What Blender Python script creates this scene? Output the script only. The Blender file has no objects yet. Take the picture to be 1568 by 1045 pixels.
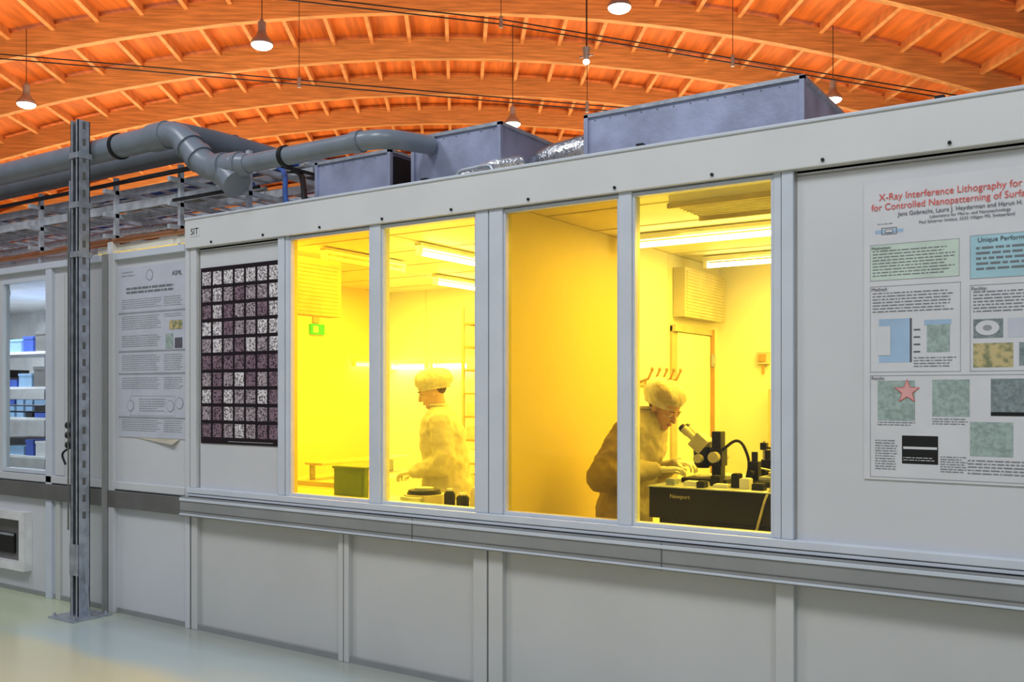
import bpy, math, random
from mathutils import Vector, Matrix, Euler
random.seed(7)
scene = bpy.context.scene
scene.view_settings.view_transform = 'Standard'
scene.view_settings.look = 'None'

# ---------------------------------------------------------------- materials
def mat(name, col, rough=0.5, metal=0.0, var=0.06, scale=6.0, bump=0.0, bscale=40.0, stretch=None, emit=None, estr=0.0, spec=0.5, col2=None):
    m = bpy.data.materials.new(name); m.use_nodes = True
    nt = m.node_tree; b = nt.nodes['Principled BSDF']
    b.inputs['Roughness'].default_value = rough
    b.inputs['Metallic'].default_value = metal
    b.inputs['Specular IOR Level'].default_value = spec
    tc = nt.nodes.new('ShaderNodeTexCoord'); mp = nt.nodes.new('ShaderNodeMapping')
    nt.links.new(tc.outputs['Object'], mp.inputs['Vector'])
    if stretch: mp.inputs['Scale'].default_value = stretch
    n = nt.nodes.new('ShaderNodeTexNoise'); n.inputs['Scale'].default_value = scale
    n.inputs['Detail'].default_value = 4
    nt.links.new(mp.outputs[0], n.inputs['Vector'])
    r = nt.nodes.new('ShaderNodeValToRGB')
    c2 = col2 if col2 else tuple(max(0, c*(1-2*var)) for c in col)
    c1 = col if col2 else tuple(min(1, c*(1+var)) for c in col)
    r.color_ramp.elements[0].position = 0.38 if col2 else 0.35; r.color_ramp.elements[1].position = 0.58 if col2 else 0.65
    r.color_ramp.elements[0].color = (*c2, 1); r.color_ramp.elements[1].color = (*c1, 1)
    nt.links.new(n.outputs['Fac'], r.inputs['Fac'])
    nt.links.new(r.outputs['Color'], b.inputs['Base Color'])
    if bump > 0:
        n2 = nt.nodes.new('ShaderNodeTexNoise'); n2.inputs['Scale'].default_value = bscale
        nt.links.new(mp.outputs[0], n2.inputs['Vector'])
        bp = nt.nodes.new('ShaderNodeBump'); bp.inputs['Strength'].default_value = bump
        bp.inputs['Distance'].default_value = 0.02
        nt.links.new(n2.outputs['Fac'], bp.inputs['Height']); nt.links.new(bp.outputs[0], b.inputs['Normal'])
    if emit:
        b.inputs['Emission Color'].default_value = (*emit, 1); b.inputs['Emission Strength'].default_value = estr
    return m

def glassmat(name, tint, refl=0.07):
    m = bpy.data.materials.new(name); m.use_nodes = True
    nt = m.node_tree; nt.nodes.clear()
    o = nt.nodes.new('ShaderNodeOutputMaterial'); mx = nt.nodes.new('ShaderNodeMixShader')
    t = nt.nodes.new('ShaderNodeBsdfTransparent'); g = nt.nodes.new('ShaderNodeBsdfGlossy')
    fr = nt.nodes.new('ShaderNodeFresnel'); fr.inputs['IOR'].default_value = 1.45
    t.inputs['Color'].default_value = (*tint, 1); g.inputs['Roughness'].default_value = 0.02
    g.inputs['Color'].default_value = (0.9, 0.93, 1, 1)
    nt.links.new(fr.outputs[0], mx.inputs[0]); nt.links.new(t.outputs[0], mx.inputs[1]); nt.links.new(g.outputs[0], mx.inputs[2])
    nt.links.new(mx.outputs[0], o.inputs['Surface'])
    return m

M_panel = mat('panel_paint', (0.60, 0.615, 0.64), 0.38, var=0.02, scale=1.5)
M_lpanel = mat('lower_panel_paint', (0.55, 0.555, 0.54), 0.42, var=0.02, scale=1.5)
M_cornice = mat('cornice_paint', (0.65, 0.665, 0.675), 0.42, var=0.02, scale=2)
M_alu = mat('powdercoated_aluminium', (0.58, 0.63, 0.71), 0.32, var=0.02)
M_trunk = mat('trunking_grey', (0.27, 0.28, 0.28), 0.35, var=0.03)
M_trunkdk = mat('trunking_dark', (0.13, 0.13, 0.125), 0.45)
M_groove = mat('groove_dark', (0.12, 0.12, 0.12), 0.7)  # even dark tone for joints, slots and screw dots
M_black = mat('black_plastic', (0.012, 0.012, 0.013), 0.5, spec=0.3)
M_galv = mat('galvanized_steel', (0.46, 0.50, 0.56), 0.42, 0.65, var=0.12, scale=14, bump=0.08)
M_tray = mat('zinc_tray_steel', (0.58, 0.62, 0.68), 0.4, 0.35, var=0.10, scale=14)
M_duct = mat('duct_sheet_metal', (0.38, 0.42, 0.58), 0.42, 0.45, var=0.14, scale=4, bump=0.05)
M_foil = mat('aluminium_foil', (0.7, 0.7, 0.72), 0.25, 0.9, var=0.1, scale=30, bump=0.5, bscale=60)
M_pvc = mat('grey_pvc', (0.19, 0.225, 0.275), 0.33, var=0.05)
M_pvcd = mat('grey_pvc_dark', (0.12, 0.14, 0.17), 0.38, var=0.05)
M_arch = mat('glulam_timber', (0.66, 0.285, 0.08), 0.6, var=0.14, scale=3.0, stretch=(0.35, 3, 6))
M_deck = mat('roof_deck_timber', (0.64, 0.15, 0.014), 0.7, var=0.15, scale=1.2, stretch=(4, 0.4, 1))
M_purl = mat('purlin_timber', (0.72, 0.29, 0.08), 0.65, var=0.1, scale=3)
M_hallwall = mat('hall_wall_timber', (0.30, 0.11, 0.04), 0.8, var=0.2, scale=0.8)
M_inwall = mat('cleanroom_wall_paint', (0.82, 0.79, 0.66), 0.55, var=0.01, scale=1.0)
M_inceil = mat('cleanroom_ceiling_paint', (0.84, 0.80, 0.66), 0.5, var=0.02)
M_infloor = mat('cleanroom_vinyl', (0.7, 0.68, 0.58), 0.4)
M_seam = mat('cleanroom_seam', (0.62, 0.58, 0.44), 0.6)
M_line = mat('seam_line', (0.30, 0.28, 0.24), 0.6)
M_vent = mat('vent_metal', (0.50, 0.46, 0.36), 0.5)
M_frame = mat('door_frame_paint', (0.48, 0.40, 0.24), 0.5)
M_tube = mat('fluorescent_tube', (1, 0.9, 0.5), 0.3, emit=(1.0, 0.92, 0.45), estr=9.0)
M_tubeoff = mat('tube_batten', (0.8, 0.8, 0.75), 0.4)
M_white = mat('white_plastic', (0.75, 0.75, 0.75), 0.4)
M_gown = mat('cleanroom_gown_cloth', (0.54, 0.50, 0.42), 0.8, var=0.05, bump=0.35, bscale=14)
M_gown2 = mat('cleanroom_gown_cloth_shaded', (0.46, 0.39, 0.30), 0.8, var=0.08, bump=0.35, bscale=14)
M_cap = mat('bouffant_cap_cloth', (0.62, 0.58, 0.50), 0.8, bump=0.5, bscale=40, var=0.06, scale=14)
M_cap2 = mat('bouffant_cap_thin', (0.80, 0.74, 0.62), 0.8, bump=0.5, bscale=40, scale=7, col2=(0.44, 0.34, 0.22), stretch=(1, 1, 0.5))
M_skin = mat('skin', (0.55, 0.30, 0.20), 0.5, var=0.04)
M_skinp = mat('skin_pale', (0.58, 0.38, 0.28), 0.5, var=0.04)
M_lip = mat('lips', (0.40, 0.14, 0.11), 0.5)
M_eye = mat('eye_white', (0.7, 0.7, 0.66), 0.2)
M_iris = mat('eye_iris', (0.05, 0.03, 0.02), 0.2)
M_hair = mat('brown_hair', (0.10, 0.05, 0.025), 0.6, var=0.3, scale=40, stretch=(1, 1, 0.15))
M_glove = mat('glove_latex', (0.80, 0.74, 0.62), 0.4)
M_green = mat('green_plastic', (0.13, 0.26, 0.07), 0.5)
M_exit = mat('exit_sign_green', (0.05, 0.6, 0.1), 0.4, emit=(0.1, 0.8, 0.1), estr=0.3)
M_blue = mat('blue_box_card', (0.04, 0.10, 0.45), 0.5)
M_blue2 = mat('light_blue_card', (0.25, 0.42, 0.62), 0.5)
M_bench = mat('bench_laminate', (0.66, 0.62, 0.52), 0.35)
M_brown = mat('rack_wood', (0.42, 0.24, 0.08), 0.6)
M_copper = mat('copper_pipe', (0.55, 0.25, 0.12), 0.35, 0.8)
M_cable = mat('cable_sheath_blue', (0.03, 0.10, 0.35), 0.5)

def floor_mat():
    m = mat('epoxy_floor', (0.45, 0.5, 0.4), 0.2)
    nt = m.node_tree; b = nt.nodes['Principled BSDF']
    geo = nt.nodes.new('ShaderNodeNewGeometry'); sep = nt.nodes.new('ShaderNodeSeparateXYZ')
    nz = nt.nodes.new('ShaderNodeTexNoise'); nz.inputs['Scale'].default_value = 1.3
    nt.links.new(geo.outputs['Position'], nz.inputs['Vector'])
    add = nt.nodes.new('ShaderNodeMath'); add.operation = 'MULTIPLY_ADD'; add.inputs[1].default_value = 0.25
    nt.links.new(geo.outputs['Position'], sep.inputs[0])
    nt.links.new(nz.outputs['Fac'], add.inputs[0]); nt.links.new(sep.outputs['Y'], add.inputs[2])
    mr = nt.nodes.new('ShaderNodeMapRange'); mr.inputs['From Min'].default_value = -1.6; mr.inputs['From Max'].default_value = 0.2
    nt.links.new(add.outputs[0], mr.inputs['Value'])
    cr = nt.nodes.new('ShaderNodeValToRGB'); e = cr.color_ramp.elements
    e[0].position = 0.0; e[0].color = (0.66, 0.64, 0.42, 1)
    e[1].position = 1.0; e[1].color = (0.33, 0.36, 0.33, 1)  # greyer, darker tone by the facade: shade painted into the floor colour
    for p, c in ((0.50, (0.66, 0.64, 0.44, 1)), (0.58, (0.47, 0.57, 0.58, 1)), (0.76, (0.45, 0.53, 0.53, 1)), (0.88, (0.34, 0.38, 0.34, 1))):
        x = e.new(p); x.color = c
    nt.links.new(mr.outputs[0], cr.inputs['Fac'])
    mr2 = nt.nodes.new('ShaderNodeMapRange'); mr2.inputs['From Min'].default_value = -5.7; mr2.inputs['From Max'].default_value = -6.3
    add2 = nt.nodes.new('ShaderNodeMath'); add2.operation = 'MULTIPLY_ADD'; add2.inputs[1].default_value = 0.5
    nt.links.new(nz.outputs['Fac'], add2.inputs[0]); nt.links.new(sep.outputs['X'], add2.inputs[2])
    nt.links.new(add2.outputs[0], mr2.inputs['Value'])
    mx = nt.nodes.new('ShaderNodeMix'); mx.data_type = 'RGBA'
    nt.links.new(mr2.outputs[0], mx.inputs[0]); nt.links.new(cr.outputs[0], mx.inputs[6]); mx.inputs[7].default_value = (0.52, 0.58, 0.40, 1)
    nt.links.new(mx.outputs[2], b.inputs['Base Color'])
    return m
M_floor = floor_mat()

def speckle(name, a, bcol, sc):
    return mat(name, a, 0.4, scale=sc, col2=bcol)
M_cell = [speckle('wafer_print_light', (0.85, 0.82, 0.84), (0.10, 0.06, 0.08), 95),
          speckle('wafer_print_mid', (0.50, 0.42, 0.46), (0.03, 0.015, 0.022), 100),
          speckle('wafer_print_dim', (0.28, 0.18, 0.23), (0.015, 0.008, 0.012), 90)]
M_pblack = mat('poster_black_print', (0.012, 0.006, 0.009), 0.35, spec=0.3)
M_paper = mat('poster_paper', (0.64, 0.65, 0.68), 0.35, var=0.02)
M_paper2 = mat('poster_paper_bluish', (0.52, 0.55, 0.63), 0.3, var=0.03)
M_ink = mat('poster_ink', (0.10, 0.10, 0.12), 0.5)
M_inkt = mat('poster_small_text', (0.17, 0.18, 0.20), 0.5)
M_inkg = mat('poster_ink_grey', (0.30, 0.31, 0.34), 0.5)
M_red = mat('poster_red', (0.72, 0.10, 0.08), 0.5)
M_pgreen = mat('poster_box_green', (0.55, 0.66, 0.58), 0.4)
M_pcyan = mat('poster_box_cyan', (0.36, 0.58, 0.66), 0.4)
M_pimg = mat('poster_image_greygreen', (0.33, 0.42, 0.39), 0.4, scale=60, var=0.12)
M_pimg2 = mat('poster_image_dark', (0.22, 0.27, 0.28), 0.4, scale=80, var=0.15)
M_pimgb = mat('poster_image_blue', (0.35, 0.50, 0.68), 0.4)
M_pyel = mat('poster_image_yellow', (0.55, 0.45, 0.22), 0.4, scale=40, col2=(0.2, 0.22, 0.12))
M_pink = mat('poster_star_pink', (0.75, 0.38, 0.38), 0.4)

# ---------------------------------------------------------------- mesh builder
class MB:
    def __init__(s): s.v=[]; s.f=[]; s.m=[]; s.sm=[]; s.mats=[]
    def mi(s, m):
        if m not in s.mats: s.mats.append(m)
        return s.mats.index(m)
    def add(s, vs, fs, m, smooth=False):
        o=len(s.v); k=s.mi(m); s.v+= [tuple(v) for v in vs]
        for f in fs: s.f.append(tuple(i+o for i in f)); s.m.append(k); s.sm.append(smooth)
    def box(s,x0,x1,y0,y1,z0,z1,m,T=None):
        vs=[Vector((x,y,z)) for z in (z0,z1) for y in (y0,y1) for x in (x0,x1)]
        if T: vs=[T@v for v in vs]
        s.add(vs,[(0,2,3,1),(4,5,7,6),(0,1,5,4),(2,6,7,3),(0,4,6,2),(1,3,7,5)],m)
    def tube(s, pts, r, m, seg=14, caps=True, smooth=True):
        pts=[Vector(p) for p in pts]; n=len(pts)
        rs = r if isinstance(r,(list,tuple)) else [r]*n
        tang=[]
        for i in range(n):
            a=pts[max(0,i-1)]; b=pts[min(n-1,i+1)]; t=(b-a)
            tang.append(t.normalized() if t.length>1e-9 else Vector((0,0,1)))
        up=Vector((0,0,1)) if abs(tang[0].z)<0.9 else Vector((1,0,0))
        nrm=tang[0].cross(up).normalized()
        vs=[]
        for i in range(n):
            nrm=(nrm-tang[i]*nrm.dot(tang[i])).normalized(); bn=tang[i].cross(nrm)
            for k in range(seg):
                a=2*math.pi*k/seg
                vs.append(pts[i]+(nrm*math.cos(a)+bn*math.sin(a))*rs[i])
        fs=[]
        for i in range(n-1):
            for k in range(seg):
                k2=(k+1)%seg
                fs.append((i*seg+k,i*seg+k2,(i+1)*seg+k2,(i+1)*seg+k))
        s.add(vs,fs,m,smooth)
        if caps:
            s.add(vs[:seg],[tuple(range(seg-1,-1,-1))],m); s.add(vs[-seg:],[tuple(range(seg))],m)
    def ell(s,c,r,m,T=None,seg=20,rings=12,zmin=-1.0):
        vs=[];fs=[]; c=Vector(c)
        for i in range(rings+1):
            ph=math.pi*i/rings; z=math.cos(ph)
            if z<zmin: z=zmin
            for k in range(seg):
                a=2*math.pi*k/seg
                v=Vector((math.sin(ph)*math.cos(a)*r[0],math.sin(ph)*math.sin(a)*r[1],z*r[2]))+c
                vs.append(T@v if T else v)
        for i in range(rings):
            for k in range(seg):
                k2=(k+1)%seg
                if i==0: fs.append((k, seg+k, seg+k2)) 
                elif i==rings-1: fs.append((i*seg+k,(i+1)*seg+k,i*seg+k2))
                else: fs.append((i*seg+k,(i+1)*seg+k,(i+1)*seg+k2,i*seg+k2))
        s.add(vs,fs,m,True)
    def loft(s,rings,m,seg=28):
        vs=[];fs=[]
        for (c,rx,ry) in rings:
            for k in range(seg):
                a=2*math.pi*k/seg
                vs.append((c[0]+rx*math.cos(a),c[1]+ry*math.sin(a),c[2]))
        for i in range(len(rings)-1):
            for k in range(seg):
                k2=(k+1)%seg; fs.append((i*seg+k,i*seg+k2,(i+1)*seg+k2,(i+1)*seg+k))
        fs.append(tuple(range(seg-1,-1,-1))); n=len(rings)-1
        fs.append(tuple(n*seg+k for k in range(seg)))
        s.add(vs,fs,m,True)
    def limb(s,pts,rs,m):
        s.tube(pts,rs,m,seg=16)
        for p,r in zip(pts,rs): s.ell(p,(r,r,r),m,seg=14,rings=10)
    def obj(s,name,parent=None,bevel=0.0,loc=None):
        me=bpy.data.meshes.new(name); me.from_pydata(s.v,[],s.f)
        for m in s.mats: me.materials.append(m)
        me.polygons.foreach_set('material_index',s.m); me.polygons.foreach_set('use_smooth',s.sm)
        me.update()
        o=bpy.data.objects.new(name,me); scene.collection.objects.link(o)
        if parent: o.parent=parent
        if loc: o.location=loc
        if bevel>0:
            b=o.modifiers.new('bevel','BEVEL'); b.width=bevel; b.segments=2; b.limit_method='ANGLE'
        return o

def empty(name,loc=(0,0,0),yaw=0,parent=None,scale=1.0):
    o=bpy.data.objects.new(name,None); scene.collection.objects.link(o)
    o.location=loc; o.rotation_euler=(0,0,yaw); o.empty_display_size=0.1; o.scale=(scale,)*3
    if parent: o.parent=parent
    return o

def rpath(pts, rb, n=7):
    pts=[Vector(p) for p in pts]; out=[pts[0]]
    for i in range(1,len(pts)-1):
        a,b,c=pts[i-1],pts[i],pts[i+1]
        d1=(a-b).normalized(); d2=(c-b).normalized()
        r=min(rb,(a-b).length*0.49,(c-b).length*0.49)
        p0=b+d1*r; p2=b+d2*r
        for k in range(n+1):
            t=k/n; out.append(p0*(1-t)**2+b*2*t*(1-t)+p2*t*t)
    out.append(pts[-1]); return out

# ================================================================ HALL
def hall(l,d,z):   # hall axis frame (axis is turned 36.9 deg from the facade normal)
    return Vector((0.8*l-0.6*d, 0.6*l+0.8*d-4.107, z))
R=52.0; HA=12.25; OFF=0.6
def rz(l): return HA-((l-OFF)**2)/(2*R)
fl=MB(); fl.box(-60,40,-16,70,-0.1,0,M_floor); fl.obj('floor')

roof=empty('timber_roof',(0,-4.107,0),math.radians(36.87))
def arch(i,d):
    mb=MB(); n=48; L0=-31; L1=31; vs=[];fs=[]
    for k in range(n+1):
        l=L0+(L1-L0)*k/n; z=rz(l)
        for (dy,dz) in ((-0.11,-0.30),(0.11,-0.30),(0.11,0.36),(-0.11,0.36)): vs.append((l,d+dy,z+dz))
    for k in range(n):
        for j in range(4):
            j2=(j+1)%4; fs.append((k*4+j,k*4+j2,(k+1)*4+j2,(k+1)*4+j))
    mb.add(vs,fs,M_arch); mb.obj('glulam_arch_%d'%i,roof)
ds=[11.6+3.55*i for i in range(12)]
for i,d in enumerate(ds): arch(i+1,d)
mb=MB(); n=48; vs=[];fs=[]
for k in range(n+1):
    l=-31+62*k/n
    vs+= [(l,9,rz(l)+0.50),(l,54,rz(l)+0.50)]
for k in range(n): fs.append((2*k,2*k+1,2*k+3,2*k+2))
mb.add(vs,fs,M_deck); mb.obj('deck',roof)
mb=MB(); l=-30.5
while l<30.6:
    z=rz(l); a=-(l-OFF)/R
    T=Matrix.Translation((l,0,z+0.36))@Matrix.Rotation(-a,4,'Y')
    mb.box(-0.055,0.055,9,54,-0.16,0.14,M_purl,T); l+=1.16
mb.obj('purlins',roof)
# hall end and side walls
hw=MB(); hw.box(-31,31,54,54.3,0,13,M_hallwall); o=hw.obj('wall_hall_end'); o.location=(0,-4.107,0); o.rotation_euler=(0,0,math.radians(36.87))
hw=MB(); hw.box(-31.3,-31,9,54,0,4.6,M_hallwall); hw.box(-31.3,-31,9,54,4.6,4.9,M_white)
for d in ds: hw.tube([(-30.8,d,0),(-30.8,d,3.5),(-28.5,d,rz(-28.5))],0.12,M_white,8)
o=hw.obj('wall_hall_side'); o.location=(0,-4.107,0); o.rotation_euler=(0,0,math.radians(36.87))

# high-bay lamps
M_lampglow = mat('lamp_glow',(1,1,1),0.3,emit=(1.0,0.93,0.82),estr=9)
M_lampbody = mat('lamp_housing',(0.34,0.28,0.25),0.4,0.4)
def rzw(X,Y):
    l=0.8*X+0.6*(Y+4.107); return rz(l)
for i,(X,Y,Z) in enumerate([(-15.49,9.61,8.97),(-23.6,9.04,8.93),(-8.48,12.47,9.15),(-6.73,21.4,9.35),(-14.93,18.4,9.28)]):
    mb=MB()
    mb.tube([(0,0,0),(0,0,0.04),(0,0,0.09),(0,0,0.20),(0,0,0.26)],[0.225,0.23,0.21,0.11,0.10],M_lampbody,20)
    mb.tube([(0,0,0.26),(0,0,0.48)],0.085,M_lampbody,16); mb.tube([(0,0,0.48),(0,0,0.56)],[0.05,0.03],M_lampbody,12)
    mb.ell((0,0,0.0),(0.225,0.225,0.10),M_lampglow)
    mb.tube([(0,0,0.5),(0,0,rzw(X,Y)-Z-0.1)],0.010,M_black,6)
    mb.obj('high_bay_lamp',loc=(X,Y,Z))
mb=MB(); mb.tube([(0,0,0),(0,0,0.28)],[0.05,0.09],M_lampbody,12); mb.ell((0,0,-0.02),(0.07,0.07,0.06),M_lampglow)
mb.tube([(-0.16,0,0.1),(0.16,0,0.1)],0.02,M_lampbody,8); mb.tube([(0,0,0.2),(0,0,2.7)],0.010,M_black,6)
mb.obj('pendant_spotlight',loc=(-9.74,13.4,8.62))
# catenary cables
mb=MB()
for pts in ([(-5,22,10.75),(1,22,10.2),(6.5,22,9.4),(13.5,22,8.4)],[(-12,24,9.9),(-4,24,9.35),(3.3,24,8.85),(10,24,8.45)],[(-15,20,9.2),(-6,20,10.4),(0,20,11.2)]):
    for dz in (0,0.11):
        mb.tube([hall(l,d,z+dz) for l,d,z in pts],0.016,M_black,6)
    for l,d,z in pts[:-1]:
        mb.tube([hall(l,d,z),hall(l,d,rz(l))],0.008,M_black,6)
        mb.tube([hall(l,d,z-0.08),hall(l,d,z+0.18)],0.05,M_lampbody,8)
mb.obj('suspension_cables')

# ================================================================ FACADE
XR=2.6
mb=MB()
mb.box(-5.33,-4.41,0,0.05,0.93,2.56,M_panel); mb.box(-1.30,XR,0,0.05,0.93,2.56,M_panel)
mb.box(-5.33,XR,0.015,0.06,0,0.95,M_lpanel)
mb.box(-5.33,XR,0.0,0.06,2.55,2.70,M_panel)
mb.box(-7.04,-5.33,0,0.05,0,2.585,M_panel); mb.box(-9.6,-7.71,0,0.05,0,2.585,M_panel)
mb.box(-7.71,-7.04,0,0.05,0,0.955,M_panel); mb.box(-7.71,-7.04,0,0.05,2.50,2.585,M_panel)
mb.obj('wall_front')

def trim(i,boxes,bev=0.004):
    mb=MB()
    for b in boxes: mb.box(*b)
    return mb.obj('trim_%d'%i,bevel=bev)
cor=[(-5.345,XR,-0.045,0.10,2.562,2.765,M_cornice),(-5.345,XR,-0.052,-0.044,2.752,2.768,M_alu)]
trim(1,cor)
mb=MB()
x=-5.07
while x<XR:
    mb.tube([(x,-0.045,2.585),(x,-0.053,2.585)],0.0075,M_black,8,smooth=False); x+=0.4945
for x in (-0.66,-1.98,-3.3): mb.box(x-0.018,x+0.018,-0.03,0.01,2.765,2.785,M_black)
mb.obj('cornice_screws')
P=M_alu
trim(2,[(-5.365,-5.32,-0.028,0.02,0,2.562,M_panel),(-5.312,-5.25,-0.028,0.02,0.955,2.562,M_panel),(-5.312,-5.25,-0.02,0.02,0,0.76,M_lpanel)])
trim(3,[(-4.462,-4.405,-0.03,0.05,0.955,2.562,P),(-4.402,-4.37,-0.022,0.05,0.955,2.562,P)])
trim(4,[(-3.70,-3.617,-0.03,0.05,0.955,2.562,P)])
trim(5,[(-2.945,-2.862,-0.03,0.05,0.955,2.562,P),(-2.856,-2.77,-0.03,0.05,0.955,2.562,P),(-2.965,-2.875,-0.022,0.02,0,0.765,M_lpanel),(-2.866,-2.775,-0.022,0.02,0,0.765,M_lpanel)])
trim(6,[(-2.092,-2.022,-0.03,0.05,0.955,2.562,P)])
trim(7,[(-1.335,-1.30,-0.022,0.05,0.955,2.562,P),(-1.297,-1.245,-0.03,0.05,0.955,2.562,P),(-1.325,-1.245,-0.022,0.02,0,0.765,M_lpanel)])
trim(8,[(-3.955,-3.915,-0.022,0.02,0,0.765,M_lpanel),(-3.91,-3.87,-0.022,0.02,0,0.765,M_lpanel)])
trim(9,[(0.18,0.27,-0.03,0.05,0.955,2.562,P),(0.18,0.27,-0.022,0.02,0,0.765,M_lpanel)])
mb=MB()
for x in (-5.316,-2.859,-1.2985): mb.box(x-0.003,x+0.003,-0.02,0.0,0.955,2.56,M_groove)
for x in (-5.245,-2.77,-1.24): mb.box(x,x+0.004,-0.004,0.001,0.955,2.56,M_line)
for x in (-5.315,-2.87,-3.9125): mb.box(x-0.003,x+0.003,-0.02,0.016,0.0,0.765,M_groove)
mb.box(-5.24,-4.47,-0.003,0.001,2.535,2.54,M_line); mb.box(-1.235,0.17,-0.003,0.001,2.535,2.54,M_line)
mb.obj('trim_10')
trim(11,[(-5.33,XR,-0.045,0.02,0.918,0.955,M_alu),(-5.33,XR,-0.04,0.02,0.898,0.915,M_alu)])
trim(12,[(-5.365,XR,-0.068,0.02,0.765,0.893,M_trunk),(-5.365,XR,-0.075,-0.066,0.868,0.885,M_alu),(-5.365,XR,-0.075,-0.066,0.772,0.782,M_alu),
         (-5.365,XR,-0.072,-0.066,0.80,0.803,M_groove),(-1.85,-1.845,-0.072,-0.066,0.765,0.893,M_groove),(-3.35,-3.345,-0.072,-0.066,0.765,0.893,M_groove)])
trim(13,[(-9.6,-5.37,-0.045,0.02,0.765,0.885,M_trunkdk),(-9.6,-5.37,-0.03,0.02,0.895,0.95,M_panel)])
trim(14,[(-6.285,-6.225,-0.05,0.03,0,2.60,M_trunk),(-6.218,-6.155,-0.04,0.03,0,2.60,M_panel)])
trim(15,[(-7.05,-6.97,-0.03,0.03,0.0,2.55,P),(-6.95,-6.83,-0.01,0.01,0.955,2.50,M_panel),(-6.93,-6.87,-0.02,0.02,0,0.76,M_lpanel)])
trim(16,[(-9.6,-5.365,-0.035,0.06,2.55,2.60,M_alu)])
mb=MB(); mb.box(-5.33,XR,-0.012,0.016,0,0.035,M_trunk); mb.box(-9.6,-5.33,-0.012,0.001,0,0.035,M_trunk); mb.obj('baseboard_front')
# pass-through hatch at left
mb=MB()
for b in ((-8.1,-7.29,0.58,0.645),(-8.1,-7.29,0.18,0.245),(-7.36,-7.29,0.245,0.58),(-8.1,-8.03,0.245,0.58)):
    mb.box(b[0],b[1],-0.07,-0.0,b[2],b[3],M_white)
mb.box(-8.03,-7.36,-0.012,-0.004,0.245,0.58,M_trunkdk); mb.box(-7.95,-7.5,-0.03,-0.01,0.30,0.46,M_black); mb.box(-7.95,-7.5,-0.033,-0.03,0.44,0.46,M_galv)
mb.obj('pass_through_hatch',bevel=0.004)

# windows
G_clear=glassmat('window_glass_clear',(0.97,0.95,0.80)); G_amb=glassmat('window_glass_amber',(0.90,0.66,0.16)); G_white=glassmat('window_glass_plain',(0.95,0.97,0.98))
G_amb3=glassmat('window_glass_amber_dark',(0.60,0.48,0.18))
def window(i,x0,x1,z0,z1,g,fr=0.018):
    e=empty('window_%d'%i)
    mb=MB()
    mb.box(x0,x1,-0.018,0.04,z0,z0+fr,P); mb.box(x0,x1,-0.018,0.04,z1-fr,z1,P)
    mb.box(x0,x0+fr*0.7,-0.018,0.04,z0+fr,z1-fr,P); mb.box(x1-fr*0.7,x1,-0.018,0.04,z0+fr,z1-fr,P)
    mb.obj('frame',e,bevel=0.002)
    g_=MB(); g_.add([(x0+.005,0.01,z0+.005),(x1-.005,0.01,z0+.005),(x1-.005,0.01,z1-.005),(x0+.005,0.01,z1-.005)],[(0,1,2,3)],g); g_.obj('pane',e)
window(1,-4.37,-3.70,0.955,2.555,G_amb); window(2,-3.617,-2.945,0.955,2.555,G_clear)
window(3,-2.77,-2.092,0.955,2.555,G_amb3); window(4,-2.022,-1.335,0.955,2.555,G_clear)
window(5,-7.71,-7.05,0.955,2.50,G_white,0.03)

# ---------------------------------------------------------------- cleanroom shell
XL=-6.5; XP=-2.9; YB=3.35; ZC=2.63
mb=MB(); mb.box(XL-0.05,XL,0.06,YB,0,ZC,M_inwall); mb.obj('wall_left')
mb=MB(); mb.box(XL,XR,YB,YB+0.08,0,ZC,M_inwall)
for x in (-6.0,-4.8,-3.6,-2.4,-1.2): mb.box(x,x+0.006,YB-0.003,YB,0,ZC,M_seam)
mb.obj('wall_back')
mb=MB(); mb.box(XP-0.04,XP,0.065,YB,0,ZC,M_inwall)
mb.box(XP,XP+0.002,2.35,2.354,0,ZC,M_seam)
mb.obj('wall_partition')
mb=MB(); mb.box(XR-0.05,XR,0.06,YB,0,ZC,M_inwall); mb.obj('wall_right')
mb=MB(); mb.box(XL,XR,0.06,YB+0.08,ZC,ZC+0.05,M_inceil)
for y in (0.6,1.2,1.8,2.4,3.0): mb.box(XL,XR,y,y+0.02,ZC-0.004,ZC,M_seam)
for x in [XL+1.2*k for k in range(1,8)]: mb.box(x,x+0.015,0.06,YB,ZC-0.003,ZC,M_seam)
mb.obj('ceiling')
mb=MB(); mb.box(XL,XR,0.06,YB,0.0,0.02,M_infloor); mb.obj('floor_cleanroom')
mb=MB(); mb.box(-2.0,-0.9,0.35,0.75,2.56,ZC-0.006,M_inceil); mb.box(-2.0,-0.9,0.33,0.352,2.535,2.56,M_frame); mb.box(-2.0,-0.9,0.75,0.77,2.535,2.56,M_frame)
for k in range(8): mb.box(-1.99,-0.9,0.375+k*0.047,0.39+k*0.047,2.553,2.56,M_seam)
mb.obj('supply_air_diffuser')

def tube_light(x0,y0,x1,y1,on=True,z=2.565):
    mb=MB(); a=Vector((x0,y0,0)); b=Vector((x1,y1,0)); d=(b-a).normalized(); s=Vector((-d.y,d.x,0))
    L=(b-a).length; T=Matrix.Translation(a+Vector((0,0,z)))@Matrix((( d.x,s.x,0,0),(d.y,s.y,0,0),(0,0,1,0),(0,0,0,1)))
    mb.box(0,L,-0.03,0.03,0.02,0.055,M_tubeoff,T)
    mb.box(0,0.03,-0.02,0.02,-0.03,0.02,M_tubeoff,T); mb.box(L-0.03,L,-0.02,0.02,-0.03,0.02,M_tubeoff,T)
    mb.tube([T@Vector((0.03,0,-0.012)),T@Vector((L-0.03,0,-0.012))],0.018,M_tube if on else M_tubeoff,10)
    mb.obj('fluorescent_tube_light')
tube_light(-2.84,1.46,-1.3,1.46); tube_light(-2.74,2.65,-1.2,2.65)
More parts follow.
